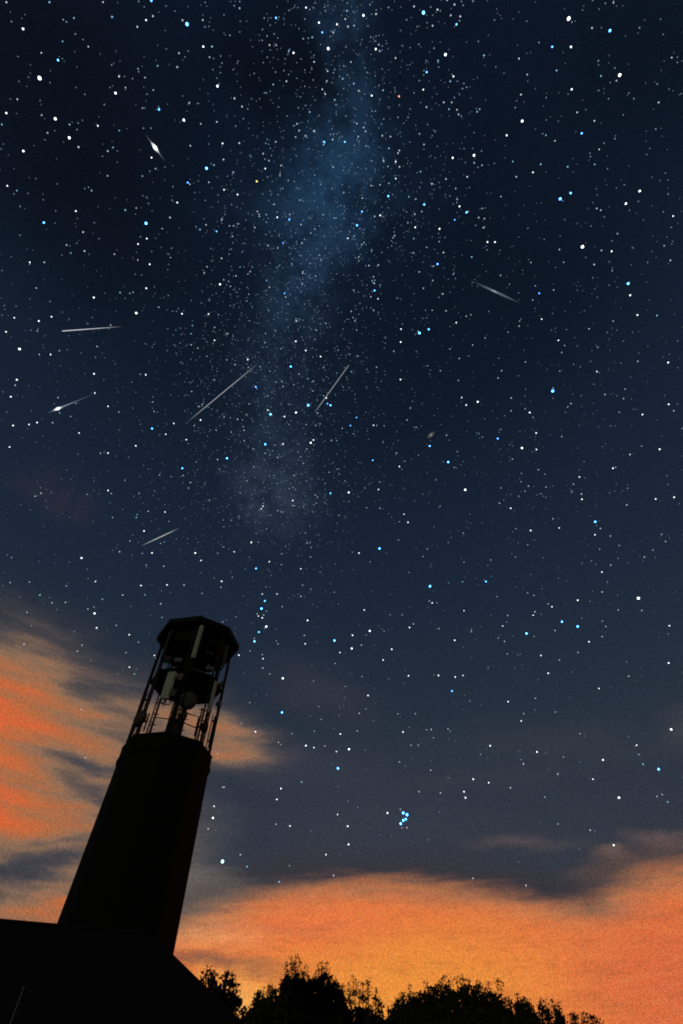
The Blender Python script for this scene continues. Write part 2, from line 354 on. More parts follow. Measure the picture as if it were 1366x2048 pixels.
BLOBS = {
'dark': [
((-127.4961, 83.0945, 0.1146, 0.0642, 122.0465),0.9,(2, 6, 13)),
((-127.4961, 83.0945, 0.2114, 0.1145, 127.6978),0.5,(3, 9, 18)),
((-85.0557, 65.3815, 0.3024, 0.2344, 84.5642),0.75,(4, 10, 19)),
((-105.2686, 64.9325, 0.2311, 0.1443, 106.771),0.6,(4, 8, 16)),
((100.9811, 64.5426, 0.2235, 0.1792, -102.1286),0.5,(5, 14, 25)),
((-29.8665, 74.0531, 0.1138, 0.0453, 85.5481),0.45,(6, 14, 26)),
((54.5606, 69.1896, 0.3023, 0.2901, -52.7155),0.4,(6, 16, 28)),
((-37.276, 67.0756, 0.1543, 0.0623, 55.5402),0.35,(8, 17, 28)),
((-62.4789, 64.5017, 0.2396, 0.1281, 60.0038),0.4,(7, 15, 26)),
((-24.9502, 60.6242, 0.0826, 0.061, -24.2115),0.3,(9, 18, 30)),
],
'milky': [
((177.7756, 82.3843, 0.0768, 0.0659, 98.0229),0.5,(34, 58, 86)),
((162.9254, 87.3455, 0.0969, 0.0796, 112.4857),0.42,(34, 60, 88)),
((7.3977, 87.3196, 0.1209, 0.1274, -109.4612),0.58,(38, 74, 108)),
((-19.1034, 83.2192, 0.1517, 0.1317, -89.5663),0.62,(40, 76, 110)),
((-20.1983, 76.7851, 0.1612, 0.1021, -89.4711),0.5,(38, 62, 90)),
((-20.1687, 69.1401, 0.1717, 0.1075, -83.3144),0.42,(36, 58, 82)),
((-17.2782, 60.066, 0.1614, 0.1121, -76.3955),0.42,(38, 56, 76)),
((-14.0024, 53.1542, 0.1563, 0.1342, -73.4432),0.7,(48, 62, 79)),
((-12.8609, 84.7463, 0.2551, 0.2792, -89.8881),0.4,(19, 40, 64)),
((-16.588, 63.7499, 0.3206, 0.2365, -87.2034),0.35,(25, 41, 60)),
((-50.9423, 79.8897, 0.1484, 0.068, 50.5028),0.25,(26, 46, 68)),
((-45.0921, 43.5192, 0.1075, 0.0713, 4.1516),0.5,(50, 45, 60)),
],
'left': [
((-38.2455, 22.6131, 0.3269, 0.1746, -0.9102),0.66,None),
((-39.3689, 23.6227, 0.1848, 0.1232, 4.266),0.32,None),
((-27.5855, 22.8441, 0.2277, 0.0973, -4.0604),0.2,None),
((-34.2801, 15.447, 0.1928, 0.1045, 6.5599),0.72,None),
((-19.8079, 27.0163, 0.2463, 0.1, -8.5026),0.28,None),
((-13.7609, 24.2985, 0.1862, 0.0779, -5.6664),0.4,None),
((-25.0061, 9.2302, 0.1971, 0.0696, 3.4913),0.72,None),
((-22.9787, 15.5355, 0.2432, 0.138, 6.4795),0.42,None),
((-40.0808, 30.6721, 0.2344, 0.0886, 4.7272),0.16,None),
((-16.8964, 12.6872, 0.1225, 0.1037, 3.8167),0.2,None),
],
'leftdark': [
((-27.5046, 19.4413, 0.1719, 0.0245, -9.5935),0.2,None),
((-38.2124, 26.3023, 0.0978, 0.02, 5.2253),-0.12,None),
((-36.2398, 24.7592, 0.116, 0.018, 1.5948),0.14,None),
((-32.3617, 22.3167, 0.0962, 0.0145, -1.8767),0.12,None),
((-29.7636, 21.0951, 0.1232, 0.0157, -4.0378),0.16,None),
((-29.6973, 12.2914, 0.1587, 0.0192, 9.8957),0.17,None),
((-27.7556, 21.0287, 0.1315, 0.016, -2.3911),0.12,None),
((-22.9755, 16.7126, 0.1161, 0.0182, 3.5606),0.1,None),
((-26.9467, 14.3222, 0.1103, 0.0122, 9.8047),0.14,None),
((-22.9905, 11.1859, 0.1108, 0.0088, 7.14),0.16,None),
],
'bank': [
((0.7095, 4.3572, 0.4106, 0.0947, -0.0539),0.9,(240, 158, 62)),
((7.3493, 7.2954, 0.3407, 0.0829, -0.9383),0.5,(234, 144, 58)),
((-9.7412, 4.8611, 0.1204, 0.0559, 0.8335),0.8,(246, 182, 96)),
((27.1839, 5.7178, 0.2128, 0.1677, -2.9291),0.65,(208, 98, 66)),
((-2.024, 10.6822, 0.2572, 0.0614, 0.3753),0.4,(230, 116, 68)),
((-14.7895, 11.7333, 0.1305, 0.0695, 3.0732),0.7,(156, 128, 104)),
((-11.9005, 9.116, 0.1205, 0.0293, 1.9123),0.6,(232, 160, 104)),
((-11.7492, 7.4514, 0.1901, 0.0164, -0.7142),0.75,(104, 82, 72)),
((-0.1464, 12.6773, 0.3155, 0.0234, 0.0321),0.3,(160, 108, 80)),
((8.4368, 11.6355, 0.1033, 0.0231, -5.863),0.3,(160, 92, 64)),
((23.0862, 11.009, 0.0949, 0.0297, -11.7432),0.5,(130, 98, 82)),
((-5.6997, 9.9451, 0.1939, 0.0096, 2.374),0.25,(170, 100, 80)),
((14.2524, 9.0309, 0.2178, 0.0106, -3.1643),0.15,(180, 96, 60)),
],
'wisp': [
((17.8903, 15.3239, 0.1272, 0.0205, -2.4494),0.5,(110, 90, 90)),
((29.5161, 13.995, 0.0984, 0.0215, -11.4158),0.6,(130, 104, 96)),
((24.6879, 13.774, 0.0422, 0.0149, -10.5475),0.6,(134, 106, 94)),
((27.4267, 12.3088, 0.1361, 0.0342, -3.8075),0.6,(150, 112, 90)),
((36.5842, 22.1824, 0.0589, 0.0473, -30.1434),0.35,(84, 80, 80)),
((23.6677, 23.061, 0.3012, 0.0567, -11.202),0.35,(58, 64, 70)),
((14.8635, 20.9483, 0.2547, 0.0313, -3.7189),0.25,(62, 66, 74)),
((-2.844, 30.5262, 0.1849, 0.0744, -15.8012),0.3,(70, 66, 78)),
((-7.1349, 22.8467, 0.2278, 0.0489, -3.2496),0.3,(64, 60, 80)),
((-13.2162, 10.9298, 0.1295, 0.0564, 5.2173),0.75,(142, 126, 110)),
((-11.6207, 12.0624, 0.1716, 0.0296, 4.5365),0.5,(112, 102, 100)),
((-14.5665, 12.6455, 0.1161, 0.0171, 6.3798),0.4,(118, 108, 104)),
((-14.3342, 15.5088, 0.0978, 0.0837, 3.9087),0.35,(84, 88, 94)),
((-1.1571, 14.3883, 0.2703, 0.0272, -1.1002),0.4,(52, 54, 66)),
((20.9106, 12.0422, 0.1143, 0.0301, -9.4484),0.6,(50, 52, 64)),
((21.3195, 16.8991, 0.3157, 0.1143, -6.4725),0.3,(50, 58, 68)),
((6.1598, 17.1243, 0.3296, 0.0727, -1.8201),0.3,(62, 62, 76)),
((0.9681, 21.6049, 0.2671, 0.1281, -0.3565),0.25,(60, 62, 74)),
],
}
BANK_EDGE = [(-17.142,9.165),(-13.241,11.033),(-9.748,12.135),(-6.022,12.982),(-2.13,13.534),(2.831,13.68),(8.221,13.409),(12.906,12.769),(17.286,11.873),(20.584,11.164),(22.744,11.206),(24.974,11.971),(27.538,12.539),(31.094,12.665)]
TREES = [
('A',-9.963,34,0.5,[(-1.27, 4.9), (-1.18, 5.34), (-1.03, 5.57), (-0.72, 5.65), (-0.28, 5.33), (-0.02, 5.55), (0.29, 5.65), (0.43, 5.29), (0.68, 4.85), (0.97, 4.59), (1.27, 4.08)],[(-1.05, 5.64), (-0.76, 5.72), (-0.04, 5.66), (0.3, 5.74)]),
('B',-5.898,58,0.2,[(-2.03, 5.83), (-1.79, 6.5), (-1.56, 7.22), (-1.1, 7.62), (-0.45, 7.53), (-0.04, 7.72), (0.64, 7.48), (1.43, 7.34), (2.03, 6.3)],[(-0.05, 7.84), (-0.76, 7.65)]),
('C',-2.291,55,0.12,[(-2.88, 6.61), (-2.78, 7.62), (-2.63, 8.22), (-2.22, 8.37), (-1.84, 8.83), (-1.33, 8.75), (-0.95, 8.23), (-0.35, 7.93), (0.06, 8.09), (0.38, 8.45), (0.89, 8.51), (1.23, 8.09), (1.74, 7.73), (2.49, 7.06), (2.88, 5.79)],[(-2.52, 8.86), (-2.04, 9.24), (-1.71, 9.37), (-1.36, 9.18), (-0.74, 8.81), (0.2, 8.76), (0.54, 8.94), (0.92, 8.95)]),
('D',1.479,57,0.6,[(-2.28, 7.26), (-1.82, 7.77), (-1.17, 7.41), (-0.74, 7.56), (-0.48, 7.83), (-0.15, 7.34), (0.32, 7.4), (0.8, 7.64), (1.17, 7.25), (1.66, 6.95), (2.01, 6.45), (2.28, 5.65)],[(-0.87, 7.95), (-0.47, 8.39), (-0.17, 8.08), (0.83, 8.17), (0.38, 7.89), (1.48, 7.52)]),
('E',6.193,56,0.15,[(-2.33, 5.58), (-2.12, 6.71), (-1.61, 6.82), (-0.99, 6.87), (-0.42, 7.13), (0.07, 7.04), (0.71, 7.2), (1.06, 7.38), (1.58, 7.25), (2.09, 6.81), (2.33, 5.82)],[(-0.28, 7.63), (1.12, 7.79), (-0.96, 7.16)]),
('F',9.891,55,0.15,[(-3.21, 5.9), (-2.68, 6.87), (-2.14, 7.3), (-1.46, 7.43), (-0.95, 7.6), (-0.33, 7.65), (0.48, 7.63), (1.25, 7.44), (1.82, 7.31), (2.39, 7.21), (2.93, 7.29), (3.25, 7.17), (3.23, 6.63), (3.21, 5.68)],[(-1.32, 7.84), (-0.96, 8.01), (-0.63, 7.77), (0.0, 7.9), (0.56, 8.04), (0.89, 7.86), (1.82, 7.66), (2.52, 7.59), (3.21, 7.77), (3.42, 7.68)]),
('G',14.521,52,0.2,[(-1.41, 5.34), (-1.04, 5.91), (-0.66, 6.14), (-0.34, 6.08), (0.03, 6.25), (0.39, 6.12), (0.82, 6.11), (1.19, 5.92), (1.38, 5.61), (1.41, 5.04)],[(-0.58, 6.42), (0.12, 6.57), (0.73, 6.29)]),
('H',16.884,52,0.65,[(-1.04, 5.17), (-0.56, 5.81), (-0.12, 6.08), (0.4, 6.04), (0.75, 5.82), (0.98, 5.37), (1.04, 4.98)],[(-0.13, 6.26), (0.43, 6.21), (0.75, 6.03)]),
('I',19.231,50,0.5,[(-1.44, 4.86), (-1.08, 5.13), (-0.4, 5.16), (0.05, 5.24), (0.47, 5.05), (0.97, 4.94), (1.44, 4.74)],[(-0.34, 5.32), (0.11, 5.38), (0.65, 5.18)]),
]

def lin(c):
    r = []
    for v in c[:3]:
        v = v / 255
        r.append(v / 12.92 if v <= .04045 else ((v + .055) / 1.055) ** 2.4)
    return (*r, 1)
def direction(az, el):
    az, el = R(az), R(el)
    return Vector((math.sin(az) * math.cos(el), math.cos(az) * math.cos(el), math.sin(el)))

# ------------------------------------------------------------------ night sky (world): airglow, Milky Way, clouds lit by town light
world = bpy.data.worlds.new("World")
scene.world = world
world.use_nodes = True
nt = world.node_tree
nt.nodes.clear()
L = nt.links.new
def node(kind, **kw):
    n = nt.nodes.new(kind)
    for k, v in kw.items():
        setattr(n, k, v)
    return n
def put(sock, v):
    if isinstance(v, bpy.types.NodeSocket): L(v, sock)
    else: sock.default_value = v
def mth(op, a, b=0.0, c=0.0, clamp=False):
    n = node('ShaderNodeMath', operation=op, use_clamp=clamp)
    put(n.inputs[0], a); put(n.inputs[1], b); put(n.inputs[2], c)
    return n.outputs[0]
def mixc(f, a, b, mode='MIX'):
    n = node('ShaderNodeMix', data_type='RGBA', blend_type=mode)
    put(n.inputs[0], f); put(n.inputs[6], a); put(n.inputs[7], b)
    return n.outputs[2]
def smooth(v, a, b, lo=0.0, hi=1.0):
    n = node('ShaderNodeMapRange', interpolation_type='SMOOTHSTEP')
    put(n.inputs[0], v); n.inputs[1].default_value = a; n.inputs[2].default_value = b
    n.inputs[3].default_value = lo; n.inputs[4].default_value = hi
    return n.outputs[0]
def noise(vec, scale, detail=4, rough=.55, col=False):
    n = node('ShaderNodeTexNoise', noise_dimensions='3D')
    L(vec, n.inputs['Vector']); n.inputs['Scale'].default_value = scale
    n.inputs['Detail'].default_value = detail; n.inputs['Roughness'].default_value = rough
    return n.outputs['Color' if col else 'Fac']
def scaled(vec, s, loc=(0, 0, 0)):
    n = node('ShaderNodeMapping'); L(vec, n.inputs[0])
    n.inputs['Location'].default_value = loc; n.inputs['Scale'].default_value = s
    return n.outputs[0]
gen = node('ShaderNodeTexCoord').outputs['Generated']
nrm = node('ShaderNodeVectorMath', operation='NORMALIZE'); L(gen, nrm.inputs[0])
DIR = nrm.outputs[0]
sep = node('ShaderNodeSeparateXYZ'); L(DIR, sep.inputs[0])
AZ = mth('ARCTAN2', sep.outputs[0], sep.outputs[1])
EL = mth('ARCSINE', sep.outputs[2])
cmb = node('ShaderNodeCombineXYZ'); L(AZ, cmb.inputs[0]); L(EL, cmb.inputs[1])
AE = cmb.outputs[0]
# warped direction so that cloud edges turn wispy
wn = noise(scaled(AE, (5, 14, 1)), 1.0, 5, .6, True)
wv = node('ShaderNodeVectorMath', operation='SUBTRACT'); L(wn, wv.inputs[0]); wv.inputs[1].default_value = (.5, .5, .5)
wm = node('ShaderNodeVectorMath', operation='MULTIPLY_ADD'); L(wv.outputs[0], wm.inputs[0]); wm.inputs[1].default_value = (.12, .12, .08); L(DIR, wm.inputs[2])
WARP = wm.outputs[0]
wm2 = node('ShaderNodeVectorMath', operation='MULTIPLY_ADD')
wn2 = noise(DIR, 9.0, 7, .68, True)
wv2 = node('ShaderNodeVectorMath', operation='SUBTRACT'); L(wn2, wv2.inputs[0]); wv2.inputs[1].default_value = (.5, .5, .5)
L(wv2.outputs[0], wm2.inputs[0]); wm2.inputs[1].default_value = (.11, .11, .11); L(DIR, wm2.inputs[2])
WARP2 = wm2.outputs[0]

def patch(b, vec):
    az, el, sa, sb, ang = b
    c = direction(az, el)
    e1 = Vector((math.cos(R(az)), -math.sin(R(az)), 0))
    e2 = e1.cross(c)
    if e2.z < 0: e2 = -e2
    a = e1 * math.cos(R(ang)) + e2 * math.sin(R(ang))
    bb = c.cross(a)
    m = Matrix((a, bb, c)).transposed()
    n = node('ShaderNodeMapping', vector_type='TEXTURE')
    L(vec, n.inputs['Vector'])
    n.inputs['Location'].default_value = c
    n.inputs['Rotation'].default_value = m.to_euler('XYZ')
    n.inputs['Scale'].default_value = (sa, sb, 1.2)
    g = node('ShaderNodeTexGradient', gradient_type='SPHERICAL')
    L(n.outputs[0], g.inputs[0])
    return smooth(g.outputs['Fac'], 0, 1)

# clear sky by height
rmp = node('ShaderNodeValToRGB')
L(mth('DIVIDE', EL, math.pi / 2), rmp.inputs[0])
cr = rmp.color_ramp
stops = [(0.0, (54, 54, 60)), (.15, (50, 56, 68)), (.24, (43, 52, 65)), (.33, (34, 45, 60)), (.42, (27, 40, 57)), (.52, (22, 35, 53)), (.68, (12, 24, 40)), (.85, (8, 19, 35)), (1, (7, 18, 33))]
while len(cr.elements) < len(stops): cr.elements.new(.5)
for e, (p, c) in zip(cr.elements, stops):
    e.position = p; e.color = lin(c)
sky = rmp.outputs[0]
mott = noise(DIR, 17.0, 9, .74)
for b, f, c in BLOBS['dark']:
    sky = mixc(mth('MULTIPLY', patch(b, WARP2), f), sky, lin(c))
for b, f, c in BLOBS['milky']:
    k = mth('MULTIPLY', patch(b, WARP2), mth('MULTIPLY', smooth(mott, .36, .64, .2, 1.25), f))
    sky = mixc(k, sky, lin(c))
for b, f, c in BLOBS['wisp']:
    sky = mixc(mth('MULTIPLY', patch(b, WARP), f), sky, lin(c))
# left cloud: one density, coloured by thickness
sk = node('ShaderNodeMapping'); L(AE, sk.inputs[0]); sk.inputs['Rotation'].default_value = (0, 0, R(14)); sk.inputs['Scale'].default_value = (6, 40, 1)
streak = noise(sk.outputs[0], 1.0, 6, .58)
dens = 0.0
for b, f, c in BLOBS['left']:
    dens = mth('MULTIPLY_ADD', patch(b, WARP), f, dens)
for b, f, c in BLOBS['leftdark']:
    dens = mth('MULTIPLY_ADD', patch(b, WARP), -f, dens)
dens = mth('MULTIPLY', dens, smooth(streak, .3, .7, .70, 1.24))
rc = node('ShaderNodeValToRGB'); L(dens, rc.inputs[0])
cst = [(0, (72, 69, 76)), (.2, (98, 87, 84)), (.42, (140, 108, 86)), (.72, (178, 107, 68)), (1.0, (210, 101, 58))]
while len(rc.color_ramp.elements) < len(cst): rc.color_ramp.elements.new(.5)
for e, (p, c) in zip(rc.color_ramp.elements, cst):
    e.position = p; e.color = lin(c)
sky = mixc(smooth(dens, -.05, .5), sky, rc.outputs[0])
# low cloud bank lit from below by the town
fc = node('ShaderNodeFloatCurve')
A0, A1, E1 = -40.0, 40.0, 30.0
L(mth('DIVIDE', mth('SUBTRACT', mth('MULTIPLY', AZ, 180 / math.pi), A0), A1 - A0, clamp=True), fc.inputs['Value'])
cv = fc.mapping.curves[0]
pts = [(0, .02 / E1 * 30)] + [((a - A0) / (A1 - A0), e / E1) for a, e in BANK_EDGE] + [(1, BANK_EDGE[-1][1] / E1)]
while len(cv.points) < len(pts): cv.points.new(.5, .5)
for p, (a, e) in zip(cv.points, pts): p.location = (a, e)
fc.mapping.update()
edge = mth('MULTIPLY', fc.outputs[0], E1)
eldeg = mth('MULTIPLY', EL, 180 / math.pi)
fine = noise(scaled(AE, (7, 52, 1), (3, 1, 0)), 1.0, 7, .62)
depth = mth('ADD', mth('SUBTRACT', edge, eldeg), mth('MULTIPLY', mth('SUBTRACT', fine, .5), 2.6))
cover = smooth(depth, -.6, 1.5)
bank = lin((226, 120, 64))
for b, f, c in BLOBS['bank']:
    bank = mixc(mth('MULTIPLY', patch(b, WARP), f), bank, lin(c))
bank = mixc(smooth(depth, 0.2, 3.0, .75, 0), bank, lin((150, 112, 84)))
bank = mixc(mth('MULTIPLY', smooth(fine, .52, .72), .42), bank, lin((170, 92, 58)))
ripple = noise(scaled(AE, (26, 120, 1), (5, 2, 0)), 1.0, 5, .6)
bank = mixc(mth('MULTIPLY', smooth(ripple, .52, .70), .30), bank, lin((168, 88, 56)))
bank = mixc(mth('MULTIPLY', smooth(ripple, .48, .32), .18), bank, lin((240, 150, 84)))
dn = mth('MULTIPLY', smooth(depth, -3.2, -.3), .45)
sky = mixc(dn, sky, lin((60, 52, 54)))
behind = smooth(sep.outputs[1], -.25, .1)
sky = mixc(mth('MULTIPLY', cover, behind), sky, bank)
# behind the viewer the clouds are unlit and the sky is plain dark
back = smooth(sep.outputs[1], -.75, -.35)
sky = mixc(back, lin((7, 11, 16)), sky)
# pixel-fine noise added to the sky colour, imitating camera sensor grain
gr = noise(DIR, 640.0, 0, .5)
gc = noise(scaled(DIR, (1, 1, 1), (4, 7, 2)), 560.0, 0, .5, True)
sky = mixc(1.0, sky, smooth(gr, .25, .75, .80, 1.20), 'MULTIPLY')
sky = mixc(.16, sky, mixc(1.0, sky, mixc(1.0, gc, (2, 2, 2, 1), 'MULTIPLY'), 'MULTIPLY'))
bg = node('ShaderNodeBackground'); L(sky, bg.inputs['Color']); bg.inputs['Strength'].default_value = 1.0
wo = node('ShaderNodeOutputWorld'); L(bg.outputs[0], wo.inputs['Surface'])

# ------------------------------------------------------------------ weak sun lamp added low behind the viewer to light the pale antennas
sun_data = bpy.data.lights.new("added_fill_sun", 'SUN')
sun_data.energy = 0.19
sun_data.angle = R(.5)
sun_data.color = (1.0, 1.0, .74)
sun = bpy.data.objects.new("added_fill_sun", sun_data)
COL.objects.link(sun)
sun.rotation_euler = Vector((-.25, -.85, .42)).to_track_quat('Z', 'Y').to_euler()

# ------------------------------------------------------------------ helpers
def material(name, col, rough=.8, metal=0.0, var=.25, scale=3.0, bump=.15):
    m = bpy.data.materials.new(name); m.use_nodes = True
    t = m.node_tree; b = t.nodes['Principled BSDF']
    tc = t.nodes.new('ShaderNodeTexCoord'); n = t.nodes.new('ShaderNodeTexNoise')
    n.inputs['Scale'].default_value = scale; n.inputs['Detail'].default_value = 6
    t.links.new(tc.outputs['Object'], n.inputs['Vector'])
    r = t.nodes.new('ShaderNodeValToRGB'); t.links.new(n.outputs['Fac'], r.inputs[0])
    r.color_ramp.elements[0].position = .3; r.color_ramp.elements[1].position = .7
    r.color_ramp.elements[0].color = (*[c * (1 - var) for c in col], 1)
    r.color_ramp.elements[1].color = (*[min(1, c * (1 + var)) for c in col], 1)
    t.links.new(r.outputs[0], b.inputs['Base Color'])
    b.inputs['Roughness'].default_value = rough; b.inputs['Metallic'].default_value = metal
    b.inputs['Specular IOR Level'].default_value = .25
    if bump:
        bp = t.nodes.new('ShaderNodeBump'); bp.inputs['Strength'].default_value = bump; bp.inputs['Distance'].default_value = .02
        t.links.new(n.outputs['Fac'], bp.inputs['Height']); t.links.new(bp.outputs[0], b.inputs['Normal'])
    return m
def link(name, me, mat, parent=None):
    if mat and not me.materials: me.materials.append(mat)
    o = bpy.data.objects.new(name, me); COL.objects.link(o)
    if parent: o.parent = parent
    return o
def obj(name, bm, mat, parent=None, smooth_=False):
    bmesh.ops.recalc_face_normals(bm, faces=bm.faces)
    me = bpy.data.meshes.new(name); bm.to_mesh(me); bm.free()
    if smooth_:
        for p in me.polygons: p.use_smooth = True
    return link(name, me, mat, parent)
def tag(o, label=None, cat=None, group=None, kind=None):
    if label: o['label'] = label
    if cat: o['category'] = cat
    if group: o['group'] = group
    if kind: o['kind'] = kind
    return o
def empty(name, loc, label, cat, group=None, rot=0):
    o = bpy.data.objects.new(name, None); COL.objects.link(o)
    o.location = loc; o.rotation_euler = (0, 0, rot)
    return tag(o, label, cat, group)
def box(bm, c, s, rot=None):
    m = Matrix.Translation(c) @ (rot.to_4x4() if rot else Matrix()) @ Matrix.Diagonal((*s, 1))
    bmesh.ops.create_cube(bm, size=1, matrix=m)
def tube(bm, a, b, r0, r1=None, n=8):
    a, b = Vector(a), Vector(b); d = b - a
    q = d.to_track_quat('Z', 'Y').to_matrix().to_4x4()
    bmesh.ops.create_cone(bm, cap_ends=True, segments=n, radius1=r0, radius2=r0 if r1 is None else r1, depth=d.length,
                          matrix=Matrix.Translation((a + b) / 2) @ q)
def ngon_loft(bm, rings, n=8, a0=0.0):
    """rings of (radius, z) stacked into one closed solid"""
    prev = None
    for r, z in rings:
        cur = [bm.verts.new((r * math.sin(a0 + 2 * math.pi * k / n), -r * math.cos(a0 + 2 * math.pi * k / n), z)) for k in range(n)]
        if prev:
            for k in range(n):
                bm.faces.new((prev[k], prev[(k + 1) % n], cur[(k + 1) % n], cur[k]))
        else:
            bm.faces.new(cur[::-1])
        prev = cur
    bm.faces.new(prev)

M_STONE = material('night_dark_stone', (.0055, .005, .0048), .9, 0, .4, 2.0, .5)  # night darkness is put into this base colour, well below bare stone
M_SLATE = material('slate', (.008, .008, .009), .85, 0, .35, 4.0, .4)
M_CAP = material('weathered_copper', (.012, .013, .012), .8, 0, .3, 3.0, .2)
M_STEEL = material('galvanised_steel', (.24, .27, .26), .6, 0, .3, 8.0, .1)
M_DARKSTEEL = material('dark_steel', (.02, .02, .02), .7, 0, .3, 8.0, .1)
M_PANEL = material('pale_radome', (.52, .55, .45), .6, 0, .12, 6.0, .05)
M_DULL = material('dull_radome', (.085, .09, .072), .6, 0, .2, 6.0, .05)
M_GREY = material('grey_equipment', (.22, .24, .23), .6, 0, .25, 5.0, .05)
M_GROUND = material('dark_grass', (.03, .035, .02), .95, 0, .4, 1.5, .4)
M_WALL = material('dark_render', (.03, .028, .026), .9, 0, .3, 2.0, .3)
M_WOOD = material('dark_wood', (.03, .022, .016), .8, 0, .3, 6.0, .3)
M_GLASS = material('dark_glass', (.01, .012, .014), .15, 0, .1, 2.0, 0)
M_POLE = material('pale_pole_paint', (.16, .21, .21), .6, 0, .15, 8.0, .05)
M_BARK = material('bark', (.035, .028, .02), .95, 0, .4, 5.0, .5)
M_LEAF = material('leaves', (.04, .045, .018), .85, 0, .5, 1.2, 0)

def glow_mat(name, col, s):
    m = bpy.data.materials.new(name); m.use_nodes = True
    t = m.node_tree; t.nodes.clear()
    e = t.nodes.new('ShaderNodeEmission'); e.inputs[0].default_value = (*col, 1); e.inputs[1].default_value = s
    o = t.nodes.new('ShaderNodeOutputMaterial'); t.links.new(e.outputs[0], o.inputs[0])
    m.cycles.emission_sampling = 'NONE'
    return m

# ------------------------------------------------------------------ ground
bm = bmesh.new()
bmesh.ops.create_circle(bm, cap_ends=True, segments=96, radius=9000)
tag(obj('ground', bm, M_GROUND), kind='structure')

# ------------------------------------------------------------------ the tower
D_T, AZ_T = 28.0, R(-19.85)
TX, TY = D_T * math.sin(AZ_T), D_T * math.cos(AZ_T)
ROT = -AZ_T - R(7)                        # one corner almost faces the viewer
SH_R, ZP = 2.40, 13.45
tower = empty('telecom_tower', (TX, TY, 0), 'tall dark octagonal stone tower with an open steel lantern and flat black cap', 'tower', rot=ROT)
bm = bmesh.new(); ngon_loft(bm, [(2.56, 0), (2.53, 4.4), (2.50, 5.5), (SH_R - .02, 12.45), (SH_R - .021, 12.5)])
obj('shaft', bm, M_STONE, tower)
bm = bmesh.new(); ngon_loft(bm, [(SH_R + .01, 12.5), (SH_R + .05, 12.62), (SH_R + .05, 12.82), (SH_R, 12.9), (SH_R, 13.35), (SH_R + .02, 13.37), (SH_R + .02, ZP)])
obj('parapet', bm, M_STONE, tower)
def corner(k, r, z): 
    a = 2 * math.pi * k / 8
    return Vector((r * math.sin(a), -r * math.cos(a), z))
PL, CB = 17.42, 20.36
bm = bmesh.new(); ngon_loft(bm, [(2.08, PL - .16), (2.12, PL - .14), (2.12, PL)])
plat = obj('platform', bm, M_CAP, tower)
bm = bmesh.new()
for k in range(8):
    tube(bm, corner(k, 2.16, PL - .03), corner(k + 1, 2.16, PL - .03), .035)
obj('rim_rail', bm, M_STEEL, plat)
bm = bmesh.new(); ngon_loft(bm, [(2.56, CB), (2.68, CB + .02), (2.68, CB + .36), (2.60, CB + .40), (1.2, CB + .62), (.2, CB + .72)])
cap = obj('roof_cap', bm, M_CAP, tower)
bm = bmesh.new(); ngon_loft(bm, [(1.96, CB - .90), (2.0, CB - .88), (2.0, CB - .002)]); obj('ceiling_drum', bm, M_CAP, cap)
for k in range(8):
    bm = bmesh.new()
    for s in (-.12, .12):
        t = Vector((math.cos(2 * math.pi * k / 8), math.sin(2 * math.pi * k / 8), 0)) * s
        tube(bm, corner(k, 2.24, ZP) + t, corner(k, 2.24, CB) + t, .042)
    tube(bm, corner(k, 2.15, ZP), corner(k, 2.15, CB), .035)
    tube(bm, corner(k, 2.20, ZP) - t * .4, corner(k, 2.20, CB) - t * .3, .03)
    z = ZP + .2
    while z < CB:                                          # lacing between the twin tubes
        t = Vector((math.cos(2 * math.pi * k / 8), math.sin(2 * math.pi * k / 8), 0)) * .12
        tube(bm, corner(k, 2.24, z) - t, corner(k, 2.24, z + .25) + t, .016, n=5)
        z += .28
    obj('post', bm, M_DARKSTEEL, tower)
# mast with cable ladder in the middle of the lantern
bm = bmesh.new()
for sx in (-.26, .26):
    for sy in (-.26, .26):
        tube(bm, (sx, sy, ZP), (sx, sy, PL - .16), .04)
z = ZP + .2
while z < PL - .3:
    box(bm, (0, -.27, z), (.56, .03, .035)); box(bm, (0, .27, z), (.56, .03, .035)); z += .3
obj('core_mast', bm, M_DARKSTEEL, tower)
bm = bmesh.new()
for i in range(9):
    x = -.2 + i * .05
    tube(bm, (x, -.31 - .02 * (i % 2), ZP), (x + random.uniform(-.03, .03), -.31, PL - .2), .022, n=6)
obj('cable_bundle', bm, M_DARKSTEEL, tower)
box_bm = bmesh.new(); box(box_bm, (0, 0, 0), (.62, .40, 1.15)); bmesh.ops.bevel(box_bm, geom=box_bm.edges[:], offset=.02, affect='EDGES')
cab = obj('equipment_cabinet', box_bm, M_DARKSTEEL, tower); cab.location = (.02, -1.0, ZP + .72)
# pole frames standing on the shaft top
def pole_frame(name, a, r, z1, b, rb, zb):
    bm = bmesh.new()
    p = (r * math.sin(R(a)), -r * math.cos(R(a)))
    q = (rb * math.sin(R(b)), -rb * math.cos(R(b)))
    tube(bm, (*p, ZP - .02), (*p, z1), .045)
    tube(bm, (*p, zb), (*q, zb - .05), .03)
    for z in (zb - .45, zb + .15, z1 - .12):
        if z > ZP: tube(bm, (p[0] - .17, p[1] - .05, z), (p[0] + .17, p[1], z + .03), .028)
    tube(bm, (p[0] - .05, p[1], z1 - .1), (p[0] + .55, p[1] + .2, z1 - .06), .03)
    return obj(name, bm, M_DARKSTEEL, tower)
FA = 7                                                    # local angles are measured from the near corner
pole_frame('pole_frame', -44, 1.5, 15.7, -15, 1.2, 14.75)
pole_frame('pole_frame', 22, 1.5, 15.1, 48, 1.6, 14.48)
pole_frame('pole_frame', 52, 1.7, 15.6, 60, 2.0, 14.9)

